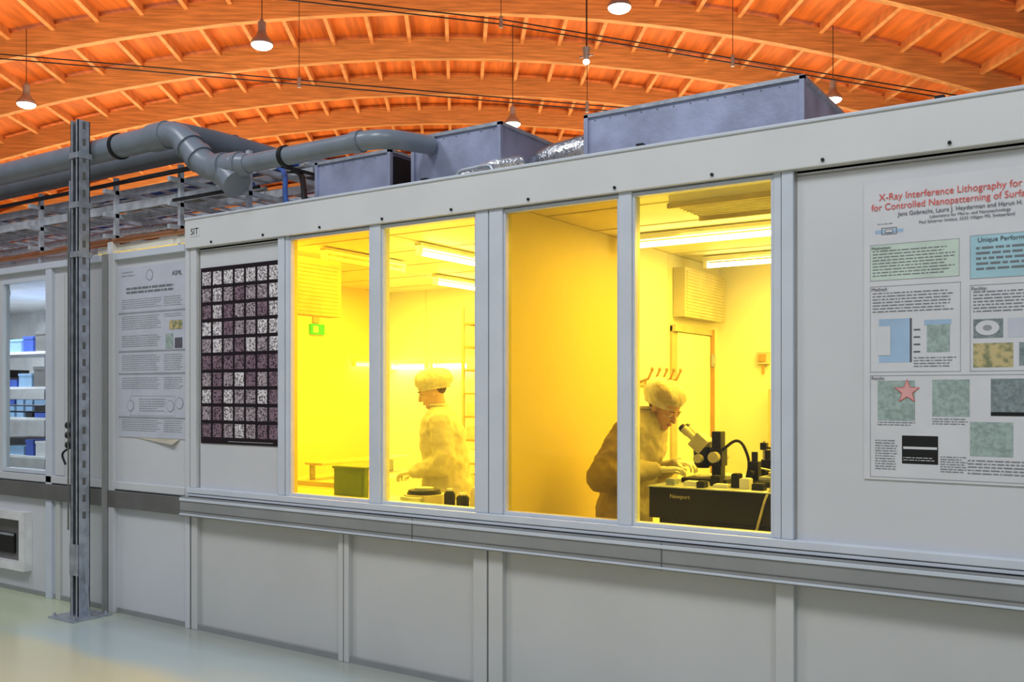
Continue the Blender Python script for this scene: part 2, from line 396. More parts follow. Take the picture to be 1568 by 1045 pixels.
tube_light(-4.1,0.9,-4.12,2.1); tube_light(-5.1,2.35,-5.1,3.2); tube_light(-4.80,0.7,-4.82,1.6,False)
tube_light(-6.42,YB-0.06,-5.93,YB-0.06,True,1.86); tube_light(-5.88,YB-0.06,-5.36,YB-0.06,True,1.86); tube_light(XL+0.06,2.75,XL+0.06,3.25,True,1.88)  # tubes added on the walls as stand-ins for lamp reflections in the glass

# vent boxes, door, wall phone, hooks
mb=MB(); mb.box(XP+0.002,XP+0.10,2.43,3.24,2.16,2.53,M_vent)
for k in range(14): mb.box(XP+0.10,XP+0.106,2.46,3.21,2.18+k*0.024,2.19+k*0.024,M_seam)
mb.obj('air_return_grille',bevel=0.004)
mb=MB(); mb.box(-5.05,-4.93,0.25,1.02,2.15,2.56,M_vent); mb.box(-5.0,-4.98,0.3,0.32,2.56,2.62,M_vent); mb.box(-5.0,-4.98,0.95,0.97,2.56,2.62,M_vent)
for k in range(13): mb.box(-4.932,-4.927,0.28,0.99,2.175+k*0.028,2.18+k*0.028,M_frame)
mb.obj('air_return_grille',bevel=0.004)
mb=MB(); mb.box(XP+0.002,XP+0.02,2.38,3.15,0.02,2.09,M_frame); mb.box(XP+0.02,XP+0.03,2.46,3.1,0.02,2.045,M_inwall)
mb.box(XP+0.003,XP+0.045,3.10,3.16,0.02,2.10,M_brown); mb.box(XP+0.003,XP+0.045,2.38,3.099,2.05,2.10,M_frame)
for k in range(3): mb.box(XP+0.045,XP+0.06,3.09,3.14,0.4+0.7*k,0.5+0.7*k,M_galv)
mb.tube([(XP+0.03,2.52,1.05),(XP+0.08,2.52,1.05),(XP+0.08,2.63,1.05)],0.01,M_galv,8)
mb.obj('door_1')
mb=MB(); mb.box(-2.56,-2.46,YB-0.05,YB,1.82,1.92,M_vent); mb.tube([(-2.51,YB-0.03,1.82),(-2.51,YB-0.03,1.74)],0.012,M_brown,8); mb.box(-2.54,-2.48,YB-0.06,YB-0.05,1.84,1.90,M_brown); mb.obj('wall_phone',bevel=0.004)
mb=MB(); mb.box(XP+0.001,XP+0.02,1.75,2.33,1.64,1.68,M_frame)
for k in range(5):
    y=1.80+k*0.12; mb.tube([(XP+0.02,y,1.66),(XP+0.10,y,1.69),(XP+0.13,y,1.75)],0.009,M_brown,8); mb.ell((XP+0.13,y,1.755),(0.014,0.014,0.014),M_brown,seg=8,rings=6)
mb.obj('coat_hook_rail')
mb=MB(); mb.box(XL,XL+0.03,2.22,2.40,2.14,2.24,M_exit); mb.box(XL,XL+0.02,2.26,2.34,2.25,2.34,M_vent); mb.box(XL+0.03,XL+0.033,2.25,2.31,2.16,2.22,M_white); mb.obj('exit_sign')
def rack(x0,x1,z1):
    mb=MB(); y0=YB-0.30; y1=YB-0.02
    for x in (x0,x1-0.025):
        mb.box(x,x+0.025,y0,y0+0.025,0.02,z1,M_frame); mb.box(x,x+0.025,y1-0.025,y1,0.02,z1,M_frame)
    z=0.25
    while z<z1: 
        mb.box(x0+0.003,x1-0.003,y0+0.004,y1-0.004,z,z+0.02,M_brown)
        for k in range(2): 
            xx=x0+0.04+k*(x1-x0)*0.45; mb.box(xx,xx+(x1-x0)*0.33,y0+0.03,y1-0.04,z+0.02,z+0.12+0.04*random.random(),random.choice([M_white,M_brown,M_vent]))
        z+=0.22
    mb.obj('storage_rack')
rack(-5.33,-4.75,2.40); rack(-2.38,-1.8,1.62)

# window bench in left room with objects
mb=MB(); mb.box(-5.3,-3.05,0.10,0.75,0.86,0.90,M_bench)
for x in (-5.25,-4.2,-3.15):
    for y in (0.15,0.68): mb.box(x,x+0.04,y,y+0.04,0.02,0.86,M_galv)
mb.box(-5.25,-3.1,0.66,0.70,0.25,0.29,M_galv); mb.obj('laboratory_bench',bevel=0.004)
mb=MB(); mb.box(-5.75,-5.05,1.15,2.4,0.86,0.90,M_bench)
for x in (-5.72,-5.12):
    for y in (1.2,2.3): mb.box(x,x+0.04,y,y+0.04,0.02,0.86,M_galv)
mb.box(-5.5,-5.3,1.2,2.3,1.02,1.04,M_bench); mb.box(-5.5,-5.48,1.25,1.3,0.9,1.02,M_galv); mb.box(-5.5,-5.48,2.2,2.25,0.9,1.02,M_galv)
mb.obj('laboratory_bench',bevel=0.004)
mb=MB(); mb.box(-4.40,-4.13,0.40,0.44,0.90,1.10,M_green); mb.box(-4.41,-4.12,0.393,0.447,1.095,1.112,M_green); mb.box(-4.38,-4.15,0.396,0.40,0.93,1.07,M_green); mb.obj('green_storage_bin',bevel=0.006)
mb=MB()
mb.tube([(-3.72,0.5,0.90),(-3.72,0.5,0.96)],[0.13,0.13],M_vent,24); mb.tube([(-3.72,0.5,0.96),(-3.72,0.5,0.985)],[0.11,0.10],M_black,24)
mb.tube([(-3.72,0.5,0.985),(-3.72,0.5,1.0)],[0.06,0.06],M_galv,20)
mb.box(-3.80,-3.64,0.36,0.39,0.905,0.95,M_galv)
mb.obj('spin_coater',bevel=0.003)
mb=MB()
for x,r,h in ((-3.52,0.035,0.09),(-3.42,0.04,0.07),(-3.33,0.03,0.11)):
    mb.tube([(x,0.5,0.9),(x,0.5,0.9+h*0.8),(x,0.5,0.9+h)],[r,r,r*0.6],M_black if x<-3.4 else M_vent,14)
    mb.tube([(x,0.5,0.9+h),(x,0.5,0.915+h)],r*0.5,M_white,12)
mb.obj('chemical_bottles')

# ---------------------------------------------------------------- optical table & microscope
TX0=-2.17; TZ=1.10
mb=MB(); mb.box(TX0,-0.55,0.48,1.45,0.93,TZ-0.008,M_black); mb.box(TX0-0.006,-0.545,0.474,1.456,TZ-0.008,TZ,M_galv)
for x in (TX0+0.08,-0.8):
    for y in (0.56,1.25): mb.tube([(x+0.08,y,0.02),(x+0.08,y,0.93)],0.075,M_black,18)
mb.box(TX0+0.05,-0.65,0.50,0.53,0.55,0.93,M_black)
ot=mb.obj('optical_table',bevel=0.003)
def text(body,x,y,z,size,m,parent,align='LEFT',name='lettering',sx=1.0):
    c=bpy.data.curves.new(name,'FONT'); c.body=body; c.size=size; c.align_x=align; c.extrude=0.0003
    c.materials.append(m); o=bpy.data.objects.new(name,c); scene.collection.objects.link(o)
    o.location=(x,y,z); o.rotation_euler=(math.radians(90),0,0); o.scale=(sx,1,1); o.parent=parent; return o
text('Newport',TX0+0.12,0.478,1.04,0.030,M_vent,ot)
mb=MB(); cx,cy=-1.93,0.86
mb.box(cx-0.17,cx+0.09,cy-0.12,cy+0.12,TZ,TZ+0.025,M_black)
mb.tube([(cx-0.09,cy,TZ+0.022),(cx-0.09,cy,TZ+0.03)],0.045,M_white,20)
mb.box(cx-0.026,cx+0.026,cy-0.035,cy+0.035,TZ+0.02,TZ+0.28,M_black)
mb.box(cx-0.035,cx+0.035,cy-0.045,cy+0.045,TZ+0.09,TZ+0.19,M_black)
mb.tube([(cx,cy-0.085,TZ+0.14),(cx,cy-0.04,TZ+0.14)],0.03,M_vent,16); mb.tube([(cx,cy+0.085,TZ+0.14),(cx,cy+0.04,TZ+0.14)],0.03,M_vent,16)
mb.box(cx-0.10,cx,cy-0.025,cy+0.025,TZ+0.12,TZ+0.165,M_black)
mb.tube([(cx-0.09,cy,TZ+0.075),(cx-0.09,cy,TZ+0.10),(cx-0.09,cy,TZ+0.19)],[0.034,0.050,0.054],M_black,20)
mb.tube([(cx-0.09,cy-0.085,TZ+0.13),(cx-0.09,cy+0.085,TZ+0.13)],0.024,M_vent,14)
T=Matrix.Translation((cx-0.09,cy,TZ+0.205))@Matrix.Rotation(math.radians(-50),4,'Y')
mb.box(-0.045,0.045,-0.055,0.055,-0.03,0.055,M_vent,T)
for s in (-0.032,0.032):
    mb.tube([T@Vector((0,s,0.04)),T@Vector((0,s,0.09)),T@Vector((0,s,0.10)),T@Vector((0,s,0.135))],[0.020,0.020,0.024,0.024],M_vent,14)
    mb.tube([T@Vector((0,s,0.135)),T@Vector((0,s,0.155))],[0.026,0.020],M_black,14)
mb.tube(rpath([(cx+0.02,cy-0.02,TZ+0.17),(cx+0.14,cy-0.05,TZ+0.26),(cx+0.20,cy-0.05,TZ+0.12),(cx+0.19,cy-0.1,TZ+0.012)],0.1),0.009,M_black,8)
mb.obj('stereo_microscope',bevel=0.003)
mb=MB(); px,py=-1.58,0.84
mb.box(px-0.13,px+0.16,py-0.14,py+0.14,TZ,TZ+0.03,M_black); mb.box(px-0.09,px+0.10,py-0.10,py+0.10,TZ+0.03,TZ+0.05,M_galv)
mb.tube([(px,py,TZ+0.05),(px,py,TZ+0.07)],0.06,M_vent,24)
for dx,dy in ((-0.11,-0.08),(0.11,-0.06),(0.10,0.09),(-0.1,0.1)):
    mb.box(px+dx-0.028,px+dx+0.028,py+dy-0.028,py+dy+0.028,TZ+0.03,TZ+0.13,M_black)
    mb.tube([(px+dx,py+dy,TZ+0.13),(px+dx,py+dy,TZ+0.18)],0.017,M_black,12)
    mb.tube([(px+dx,py+dy-0.025,TZ+0.07),(px+dx,py+dy-0.08,TZ+0.07)],0.016,M_black,12)
    mb.tube([(px+dx,py+dy,TZ+0.10),(px+dx*0.3,py+dy*0.3,TZ+0.08)],0.005,M_galv,8)
mb.tube([(px+0.02,py+0.17,TZ+0.0),(px+0.02,py+0.17,TZ+0.26)],0.016,M_galv,12); mb.box(px-0.02,px+0.06,py+0.06,py+0.20,TZ+0.20,TZ+0.25,M_black); mb.tube([(px+0.02,py+0.08,TZ+0.12),(px+0.02,py+0.08,TZ+0.30)],0.026,M_black,14)
mb.tube(rpath([(px+0.12,py,TZ+0.03),(px+0.20,py-0.15,TZ+0.10),(px+0.06,py-0.36,TZ+0.04),(px+0.0,py-0.375,TZ-0.2)],0.10),0.007,M_vent,8)
mb.obj('probe_station',bevel=0.002)
mb=MB()
mb.box(-1.34,-1.10,0.66,0.90,TZ,TZ+0.11,M_black); mb.tube([(-1.25,0.78,TZ+0.09),(-1.25,0.78,TZ+0.30)],0.014,M_galv,10); mb.box(-1.36,-1.2,0.72,0.84,TZ+0.22,TZ+0.30,M_black); mb.tube([(-1.3,0.66,TZ+0.045),(-1.3,0.64,TZ+0.045)],0.016,M_vent,12)
mb.tube(rpath([(-1.36,0.78,TZ+0.26),(-1.46,0.74,TZ+0.28),(-1.50,0.70,TZ+0.10)],0.06),0.01,M_black,8)
mb.obj('light_source_unit',bevel=0.004)
mb=MB()
for (x,y,w,h,m) in ((-1.95,0.60,0.12,0.02,M_white),(-1.80,0.58,0.08,0.015,M_white),(-2.08,0.58,0.05,0.03,M_galv),(-1.40,0.56,0.06,0.03,M_red),(-1.86,0.66,0.05,0.05,M_black),(-1.68,0.60,0.05,0.05,M_white),(-1.32,0.56,0.05,0.06,M_white),(-1.24,0.57,0.04,0.04,M_black),(-1.74,0.63,0.04,0.07,M_black),(-1.60,0.57,0.06,0.03,M_black),(-1.52,0.60,0.05,0.06,M_vent),(-1.46,0.54,0.05,0.04,M_black),(-1.89,0.53,0.04,0.03,M_black)):
    mb.box(x-w/2,x+w/2,y-0.03,y+0.03,TZ,TZ+h,m); mb.box(x-w/2+0.005,x+w/2-0.005,y-0.025,y+0.025,TZ+h,TZ+h+0.004,m)
mb.obj('sample_trays')
mb=MB()
for (x,y,h,a) in ((-1.76,1.12,0.22,0.10),(-1.42,1.08,0.26,-0.09),(-1.66,1.28,0.18,0.08)):
    mb.tube([(x,y,TZ),(x,y,TZ+0.015)],0.04,M_black,16); mb.tube([(x,y,TZ+0.015),(x,y,TZ+h)],0.009,M_galv,10)
    mb.box(x-0.018,x+0.018,y-0.018,y+0.018,TZ+h-0.05,TZ+h-0.01,M_black); mb.tube([(x,y,TZ+h-0.03),(x+a,y-0.05,TZ+h-0.05)],0.007,M_black,8)
    mb.tube(rpath([(x+a,y-0.05,TZ+h-0.05),(x+a*1.3,y-0.12,TZ+h+0.03),(x+a*1.8,y-0.2,TZ+0.01)],0.08),0.005,M_black,8)
mb.obj('clamp_stands')

# ---------------------------------------------------------------- people
tex=bpy.data.textures.new('cloth_folds','CLOUDS'); tex.noise_scale=0.16; tex.noise_depth=1
texf=bpy.data.textures.new('cloth_creases','CLOUDS'); texf.noise_scale=0.06; texf.noise_depth=1
def remesh(o,vox,smooth=4,disp=0.0):
    r=o.modifiers.new('remesh','REMESH'); r.mode='VOXEL'; r.voxel_size=vox; r.use_smooth_shade=True
    s=o.modifiers.new('smooth','SMOOTH'); s.iterations=smooth; s.factor=0.5
    if disp>0:
        d=o.modifiers.new('folds','DISPLACE'); d.texture=tex; d.strength=disp; d.mid_level=0.5; d.texture_coords='LOCAL'
        d=o.modifiers.new('creases','DISPLACE'); d.texture=texf; d.strength=disp*0.5; d.mid_level=0.5; d.texture_coords='LOCAL'

def hand(parent,name,wrist,direction,upv,side,curl,m):
    X=Vector(direction).normalized(); Z=Vector(upv); Z=(Z-X*Z.dot(X)).normalized(); Y=Z.cross(X)
    T=Matrix(((X.x,Y.x,Z.x,wrist[0]),(X.y,Y.y,Z.y,wrist[1]),(X.z,Y.z,Z.z,wrist[2]),(0,0,0,1)))
    mb=MB()
    mb.ell((0.048,0,0),(0.052,0.040,0.016),m,T,16,10); mb.ell((0.0,0,0),(0.04,0.027,0.02),m,T,14,8)
    mb.ell((0.03,0.024*side,-0.006),(0.034,0.02,0.016),m,T,12,8)
    for (y,L,w) in ((0.029,0.070,0.0088),(0.010,0.080,0.0092),(-0.010,0.074,0.0088),(-0.028,0.056,0.0078)):
        y*=side; p=Vector((0.082-abs(y)*0.25,y,0.002)); a=-curl*0.35; pts=[Vector((0.03,y*0.7,0)),p.copy()]
        rs=[w*1.0,w*1.08]
        for k,f in enumerate((0.45,0.30,0.25)):
            p=p+Vector((math.cos(a),y*0.9*(1-curl*0.3)*0.5,math.sin(a)))*L*f; pts.append(p.copy()); rs.append(w*(1-0.1*(k+1))); a-=curl*0.75
        for i in range(len(pts)-1): mb.tube([T@pts[i],T@pts[i+1]],[rs[i],rs[i+1]],m,10)
        for q,r_ in zip(pts,rs): mb.ell(T@q,(r_,r_,r_),m,seg=10,rings=8)
    pts=[Vector((0.015,0.022*side,-0.004)),Vector((0.042,0.048*side,-0.012)),Vector((0.070,0.056*side,-0.022)),Vector((0.094,0.050*side,-0.03))]; rs=[0.014,0.0115,0.010,0.0085]
    for i in range(3): mb.tube([T@pts[i],T@pts[i+1]],[rs[i],rs[i+1]],m,10)
    for q,r_ in zip(pts,rs): mb.ell(T@q,(r_,r_,r_),m,seg=10,rings=8)
    o=mb.obj(name,parent); remesh(o,0.0035,2)

def capmesh(mb,T,m):
    prof=[(0.90,-0.004),(0.94,0.006),(0.89,0.016),(0.99,0.028),(1.09,0.048),(1.11,0.070),(1.05,0.095),(0.92,0.116),(0.70,0.132),(0.42,0.141),(0.15,0.144),(0.01,0.144)]
    seg=72; vs=[];fs=[]
    for i,(q,z) in enumerate(prof):
        amp=0.030*max(0,1-abs(i-2.5)/3.5)
        for k in range(seg):
            a=2*math.pi*k/seg
            pl=1+amp*math.cos(15*a+0.8*math.sin(3*a))+0.022*math.sin(5*a+i*0.9)+0.015*math.sin(8*a-i*1.3)
            vs.append(T@Vector((-0.026+0.124*q*pl*math.cos(a),0.102*q*pl*math.sin(a),z+0.006*math.sin(4*a+i)*min(1,i/3))))
    for i in range(len(prof)-1):
        for k in range(seg):
            k2=(k+1)%seg; fs.append((i*seg+k,i*seg+k2,(i+1)*seg+k2,(i+1)*seg+k))
    mb.add(vs,fs,m,True)

def technician(name,loc,yaw,J,skin,gown,cap):
    e=empty(name,loc,yaw,scale=J.get('scale',1.0))
    g=MB(); ox=J['ox']; wf=J.get('wide',1.08)
    rings=[((ox(z),0,z),rx*wf,ry*wf) for z,rx,ry in ((0.42,0.17,0.225),(0.55,0.168,0.22),(0.75,0.16,0.205),(0.93,0.15,0.19),(1.08,0.138,0.172),(1.20,0.138,0.175),(1.30,0.130,0.182),(1.375,0.112,0.178),(1.42,0.09,0.135),(1.455,0.07,0.082),(1.49,0.056,0.060))]
    g.loft(rings,gown)
    for s in ('R','L'):
        sh,el,wr=J['arm'+s]; el=Vector(el); sh=Vector(sh); wr=Vector(wr)
        g.limb([sh,(sh+el)/2,el],[0.084,0.084,0.076],gown); g.limb([el,(el+wr)/2,wr],[0.076,0.066,0.045],gown)
        y=-0.095 if s=='R' else 0.095
        g.limb([(ox(0.9),y,0.88),(0.01,y,0.50),(-0.01,y,0.12)],[0.095,0.068,0.052],gown)
        g.ell((0.06,y,0.065),(0.14,0.052,0.062),gown)
    o=g.obj('body_gown',e); remesh(o,0.012,4,0.048)
    d=MB(); z=1.485
    d.tube([(ox(z)+0.064*math.cos(a),0.068*math.sin(a),z) for a in [2*math.pi*k/20 for k in range(21)]],0.010,gown,8,False)
    for s in ('R','L'):
        sh,el,wr=[Vector(q) for q in J['arm'+s]]; dr=(wr-el).normalized(); d.tube([wr-dr*0.01,wr+dr*0.035],[0.045,0.034],gown,16)
    d.obj('collar_and_cuffs',e)
    hc=Vector(J['head']); T=Matrix.Translation(hc)@Matrix.Rotation(J.get('hyaw',0),4,'Z')@Matrix.Rotation(J['pitch'],4,'Y')
    h=MB()
    h.ell((-0.008,0,0.028),(0.098,0.076,0.098),skin,T); h.ell((0.028,0,-0.035),(0.066,0.060,0.078),skin,T)
    h.ell((0.062,0,-0.092),(0.028,0.030,0.022),skin,T); h.ell((0.018,0,-0.070),(0.062,0.056,0.040),skin,T)
    h.ell((0.070,0,0.022),(0.022,0.052,0.014),skin,T)
    for s in (-1,1):
        h.ell((0.052,0.034*s,-0.028),(0.032,0.024,0.024),skin,T)
        h.ell((-0.005,0.076*s,-0.012),(0.018,0.011,0.032),skin,T)
        h.ell((0.078,0.032*s,0.009),(0.0165,0.018,0.010),skin,T,14,10)
    h.tube([T@Vector((0.084,0,0.015)),T@Vector((0.103,0,-0.018)),T@Vector((0.104,0,-0.034))],[0.008,0.012,0.012],skin,12)
    h.ell((0.106,0,-0.030),(0.014,0.016,0.011),skin,T)
    nb=Vector((ox(1.44),0,1.44)); h.tube([nb,(nb+T@Vector((-0.02,0,-0.05)))/2,T@Vector((-0.015,0,-0.03))],[0.058,0.054,0.056],skin,16)
    o=h.obj('head',e); remesh(o,0.0050,3)
    f=MB()
    for s in (-1,1):
        f.ell((0.083,0.031*s,-0.003),(0.010,0.013,0.006),M_eye,T,12,8); f.ell((0.0905,0.031*s,-0.004),(0.0035,0.005,0.004),M_iris,T,10,6)
        f.tube([T@Vector((0.091,0.014*s,0.026)),T@Vector((0.093,0.032*s,0.031)),T@Vector((0.081,0.050*s,0.024))],0.0035,M_hair,6)
    f.ell((0.090,0,-0.060),(0.009,0.022,0.0035),M_lip,T,12,8); f.ell((0.087,0,-0.067),(0.010,0.018,0.0045),M_lip,T,12,8)
    f.obj('face_features',e)
    c=MB(); T2=T@Matrix.Translation((0,0,0.012))@Matrix.Rotation(math.radians(-15),4,'Y')
    capmesh(c,T2,cap); c.obj('bouffant_cap',e)
    b=MB(); b.ell((-0.056,0,0.0),(0.052,0.068,0.052),M_hair,T,20,12)
    b.obj('hair',e)
    for s in ('R','L'):
        sh,el,wr=[Vector(q) for q in J['arm'+s]]; dr=(wr-el).normalized()
        hd=Vector(J.get('hd'+s,dr)); hand(e,'hand_'+('right' if s=='R' else 'left'),wr+dr*0.045,hd,J.get('up',(0,0,1)),1 if s=='R' else -1,J['curl'],M_glove)
    return e
def lean(base,top,z0=0.9,z1=1.45):
    def f(z):
        if z<z0: return base*(z/z0)
        t=(z-z0)/(z1-z0); return base+(top-base)*(t**1.25 if t<1 else t)
    return f
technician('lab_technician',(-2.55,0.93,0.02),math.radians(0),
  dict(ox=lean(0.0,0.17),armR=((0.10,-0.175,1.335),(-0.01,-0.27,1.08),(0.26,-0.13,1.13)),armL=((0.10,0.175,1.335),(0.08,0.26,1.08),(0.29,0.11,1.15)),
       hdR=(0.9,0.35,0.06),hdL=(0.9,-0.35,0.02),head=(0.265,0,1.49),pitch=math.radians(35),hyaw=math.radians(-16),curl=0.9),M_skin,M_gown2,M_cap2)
technician('lab_technician',(-4.07,1.21,0.02),math.radians(213),
  dict(ox=lean(0.0,0.07),armR=((0.04,-0.185,1.365),(-0.05,-0.25,1.09),(0.17,-0.14,1.03)),armL=((0.04,0.185,1.365),(0.02,0.25,1.09),(0.22,0.12,1.03)),
       head=(0.12,0,1.585),pitch=math.radians(24),curl=0.7,wide=1.18),M_skinp,M_gown,M_cap)

# ---------------------------------------------------------------- left storeroom behind window_5
mb=MB(); mb.box(-11.2,XL-0.06,1.9,1.98,0,2.55,M_white); mb.obj('wall_storeroom_back')
mb=MB(); mb.box(-11.28,-11.2,0.05,1.98,0,2.55,M_white); mb.box(-11.2,-9.6,0,0.05,0,2.55,M_panel); mb.obj('wall_storeroom_left')
mb=MB(); mb.box(-11.28,XL-0.06,0.055,1.98,2.52,2.55,M_white); mb.obj('ceiling_storeroom')
shelf=empty('storage_shelf')
mb=MB()
for x in (-10.4,-9.2,-8.0):
    for y in (0.75,1.2): mb.box(x,x+0.035,y,y+0.035,0,2.0,M_white)
for z in (0.4,0.97,1.33,1.62,1.95): mb.box(-10.4,-7.96,0.754,1.231,z,z+0.025,M_white)
mb.obj('shelf_frame',shelf,bevel=0.002)
mb=MB(); 
for z in (0.4,0.97,1.33,1.62,1.95):
    x=-10.3
    while x<-8.15:
        w=0.1+0.15*random.random(); h=0.06+0.13*random.random()
        m_=random.choice([M_blue,M_blue2,M_white,M_trunkdk,M_trunk,M_black])
        if z==1.33:
            for k in range(3): mb.box(x,x+w,0.78,1.15,z+0.026+k*0.06,z+0.026+k*0.06+0.045,random.choice([M_blue,M_blue2,M_black]))
        else:
            mb.box(x,x+w,0.78,1.15,z+0.026,z+0.026+h,m_); mb.box(x-0.005,x+w+0.005,0.775,1.155,z+0.026+h*0.85,z+0.03+h,m_)
        x+=w+0.04
mb.obj('stored_boxes',shelf)
tube_l=MB(); tube_l.tube([(-9.8,0.4,2.44),(-8.4,0.4,2.44)],0.018,mat('white_tube',(1,1,1),emit=(0.9,0.95,1),estr=8),10); tube_l.box(-9.8,-8.4,0.37,0.43,2.46,2.50,M_white); tube_l.obj('fluorescent_tube_light')

# ================================================================ ROOF EQUIPMENT
def ductbox(x0,x1,y0,y1,z0,z1,flange=True,side=None):
    mb=MB(); mb.box(x0,x1,y0,y1,z0,z1,M_duct)
    e=0.012
    for (a,b) in ((x0,y0),(x1,y0),(x1,y1),(x0,y1)): mb.box(a-e,a+e,b-e,b+e,z0,z1+0.004,M_duct)
    for z in (z1,): 
        mb.box(x0-e,x1+e,y0-e,y0+e,z-e,z+e*0.6,M_galv); mb.box(x0-e,x1+e,y1-e,y1+e,z-e,z+e*0.6,M_galv); mb.box(x1-e,x1+e,y0,y1,z-e,z+e*0.6,M_galv); mb.box(x0-e,x0+e,y0,y1,z-e,z+e*0.6,M_galv)
    n=int((x1-x0)/0.09)
    for k in range(n): 
        x=x0+0.05+k*0.09; mb.tube([(x,y0-0.001,z1-0.03),(x,y0-0.004,z1-0.03)],0.003,M_groove,6)
    if side: mb.box(x1+0.001,x1+0.016,y0+0.03,y1-0.03,z0+0.02,z1-0.03,side)
    mb.obj('ventilation_duct_box',bevel=0.0)
ductbox(-2.449,-1.302,0.30,1.05,2.68,3.07)
ductbox(-3.64,-3.01,0.30,1.15,2.68,3.125)
ductbox(-4.45,-3.83,0.30,0.75,2.68,3.085,side=M_black)
mb=MB(); pts=rpath([(-2.995,0.62,2.90),(-2.80,0.50,2.93),(-2.62,0.45,2.93),(-2.465,0.45,2.95)],0.12,5)
fine=[]; rs=[]
for i in range(len(pts)-1):
    for k in range(5):
        fine.append(pts[i].lerp(pts[i+1],k/5))
fine.append(pts[-1]); rs=[0.070+0.010*(i%2) for i in range(len(fine))]
mb.tube(fine,rs,M_foil,18); 
pts2=[(-3.25,0.2,2.80),(-3.0,0.2,2.86),(-2.9,0.35,2.90)]
mb.tube(rpath(pts2,0.08),0.035,M_foil,12)
mb.obj('flexible_duct')
mb=MB(); mb.tube(rpath([(-3.2,0.14,2.68),(-3.2,0.14,2.84),(-2.95,0.14,2.85),(-2.95,0.14,2.68)],0.05),0.012,M_galv,8); mb.obj('conduit_loop')

# grey PVC pipes
mb=MB(); yP=-0.09
z1=3.338; z2=3.035
mb.tube([(-10.5,yP,z1),(-5.62,yP,z1)],0.082,M_pvc,22)
mb.tube([(-5.62,yP,z1),(-5.46,yP,z1)],0.095,M_pvc,22)
pth=rpath([(-5.60,yP,z1),(-5.36,yP,z1),(-5.03,yP,z2+0.01),(-4.72,yP,z2)],0.13,8)
mb.tube(pth,0.086,M_pvc,24)
for t0,t1 in ((0.30,0.42),(0.62,0.74)):
    a=Vector((-5.36,yP,z1)); b=Vector((-5.03,yP,z2+0.01)); mb.tube([a.lerp(b,t0),a.lerp(b,t1)],0.099,M_pvc,22)
mb.tube([(-4.95,yP,z2),(-4.86,yP,z2)],0.100,M_pvc,22); 
mb.tube([(-4.90,yP,z2),(-4.78,yP,z2-0.10)],[0.086,0.09],M_pvc,20); mb.tube([(-4.80,yP,z2-0.085),(-4.765,yP,z2-0.115)],0.098,M_pvc,20)
mb.tube([(-4.76,yP,z2),(-4.66,yP,z2)],[0.088,0.062],M_pvc,20)
mb.tube(rpath([(-4.68,yP,z2),(-3.55,yP,z2+0.0),(-3.50,0.28,z2+0.03)],0.16,8),0.056,M_pvc,18)
mb.tube([(-3.76,yP,z2),(-3.70,yP,z2)],0.065,M_pvc,18)
for x,z,r in ((-6.02,z1,0.088),(-4.34,z2,0.062),(-8.0,z1,0.088)):
    mb.tube([(x,yP,z),(x+0.03,yP,z)],r+0.004,M_black,22)
mb.tube(rpath([(-5.42,yP,z1),(-5.36,0.2,z1),(-5.2,0.9,z1-0.06),(-4.4,1.0,z1-0.25),(-4.35,1.0,2.75)],0.2,8),0.085,M_pvcd,20)
mb.tube([(-10.5,0.30,z1+0.02),(-5.9,0.30,z1+0.02),(-5.3,0.35,z1)],0.075,M_pvcd,18)
mb.obj('pvc_exhaust_pipe')

# steel strut post
mb=MB(); X,Y=-6.257,-0.232; w=0.046
def channel(mb,X,Y,z0,z1,w,m):
    mb.box(X-w,X+w,Y+w-0.006,Y+w,z0,z1,m); mb.box(X-w,X-w+0.006,Y-w,Y+w,z0,z1,m); mb.box(X+w-0.006,X+w,Y-w,Y+w,z0,z1,m)
    mb.box(X-w,X-w+0.026,Y-w,Y-w+0.006,z0,z1,m); mb.box(X+w-0.026,X+w,Y-w,Y-w+0.006,z0,z1,m)
channel(mb,X,Y,0.012,3.52,w,M_galv)
mb.box(X-0.004,X+0.004,Y-0.03,Y+0.03,0.012,3.52,M_trunkdk)
z=0.7
while z<3.5: mb.box(X+w,X+w+0.002,Y-0.012,Y+0.012,z,z+0.05,M_groove); z+=0.12
mb.box(X-0.15,X+0.15,Y-0.15,Y+0.15,0,0.012,M_galv)
for dx in (-0.12,0.12):
    for dy in (-0.12,0.12): mb.tube([(X+dx,Y+dy,0.012),(X+dx,Y+dy,0.035)],0.012,M_galv,6)
for s in (-1,1):
    vs=[(X+s*w,Y-0.004,0.012),(X+s*0.12,Y-0.004,0.012),(X+s*w,Y-0.004,0.42),(X+s*w,Y+0.004,0.012),(X+s*0.12,Y+0.004,0.012),(X+s*w,Y+0.004,0.42)]
    mb.add(vs,[(0,1,2),(3,5,4),(1,4,5,2),(0,2,5,3),(0,3,4,1)],M_galv)
mb.box(X-w-0.004,X+w+0.004,Y-w-0.006,Y-w,0.30,0.52,M_galv)
for z in (2.55,2.9,3.25): mb.box(X-w-0.006,X+w+0.006,Y-w-0.008,Y+w+0.012,z,z+0.04,M_galv)
mb.tube([(X-0.075,Y-0.03,3.1),(X-0.075,Y-0.03,1.2)],0.009,M_galv,8); mb.tube([(X-0.05,Y-0.06,2.9),(X-0.05,Y-0.06,0.62)],0.006,M_trunkdk,8)
for k in range(3): mb.ell((X-0.075,Y-0.05,1.22+0.07*k),(0.014,0.02,0.025),M_black,seg=10,rings=8)
mb.tube(rpath([(X-0.075,Y-0.03,1.2),(X-0.14,Y-0.06,1.16),(X-0.10,Y-0.05,1.08)],0.04),0.008,M_black,8)
mb.obj('steel_strut_post')

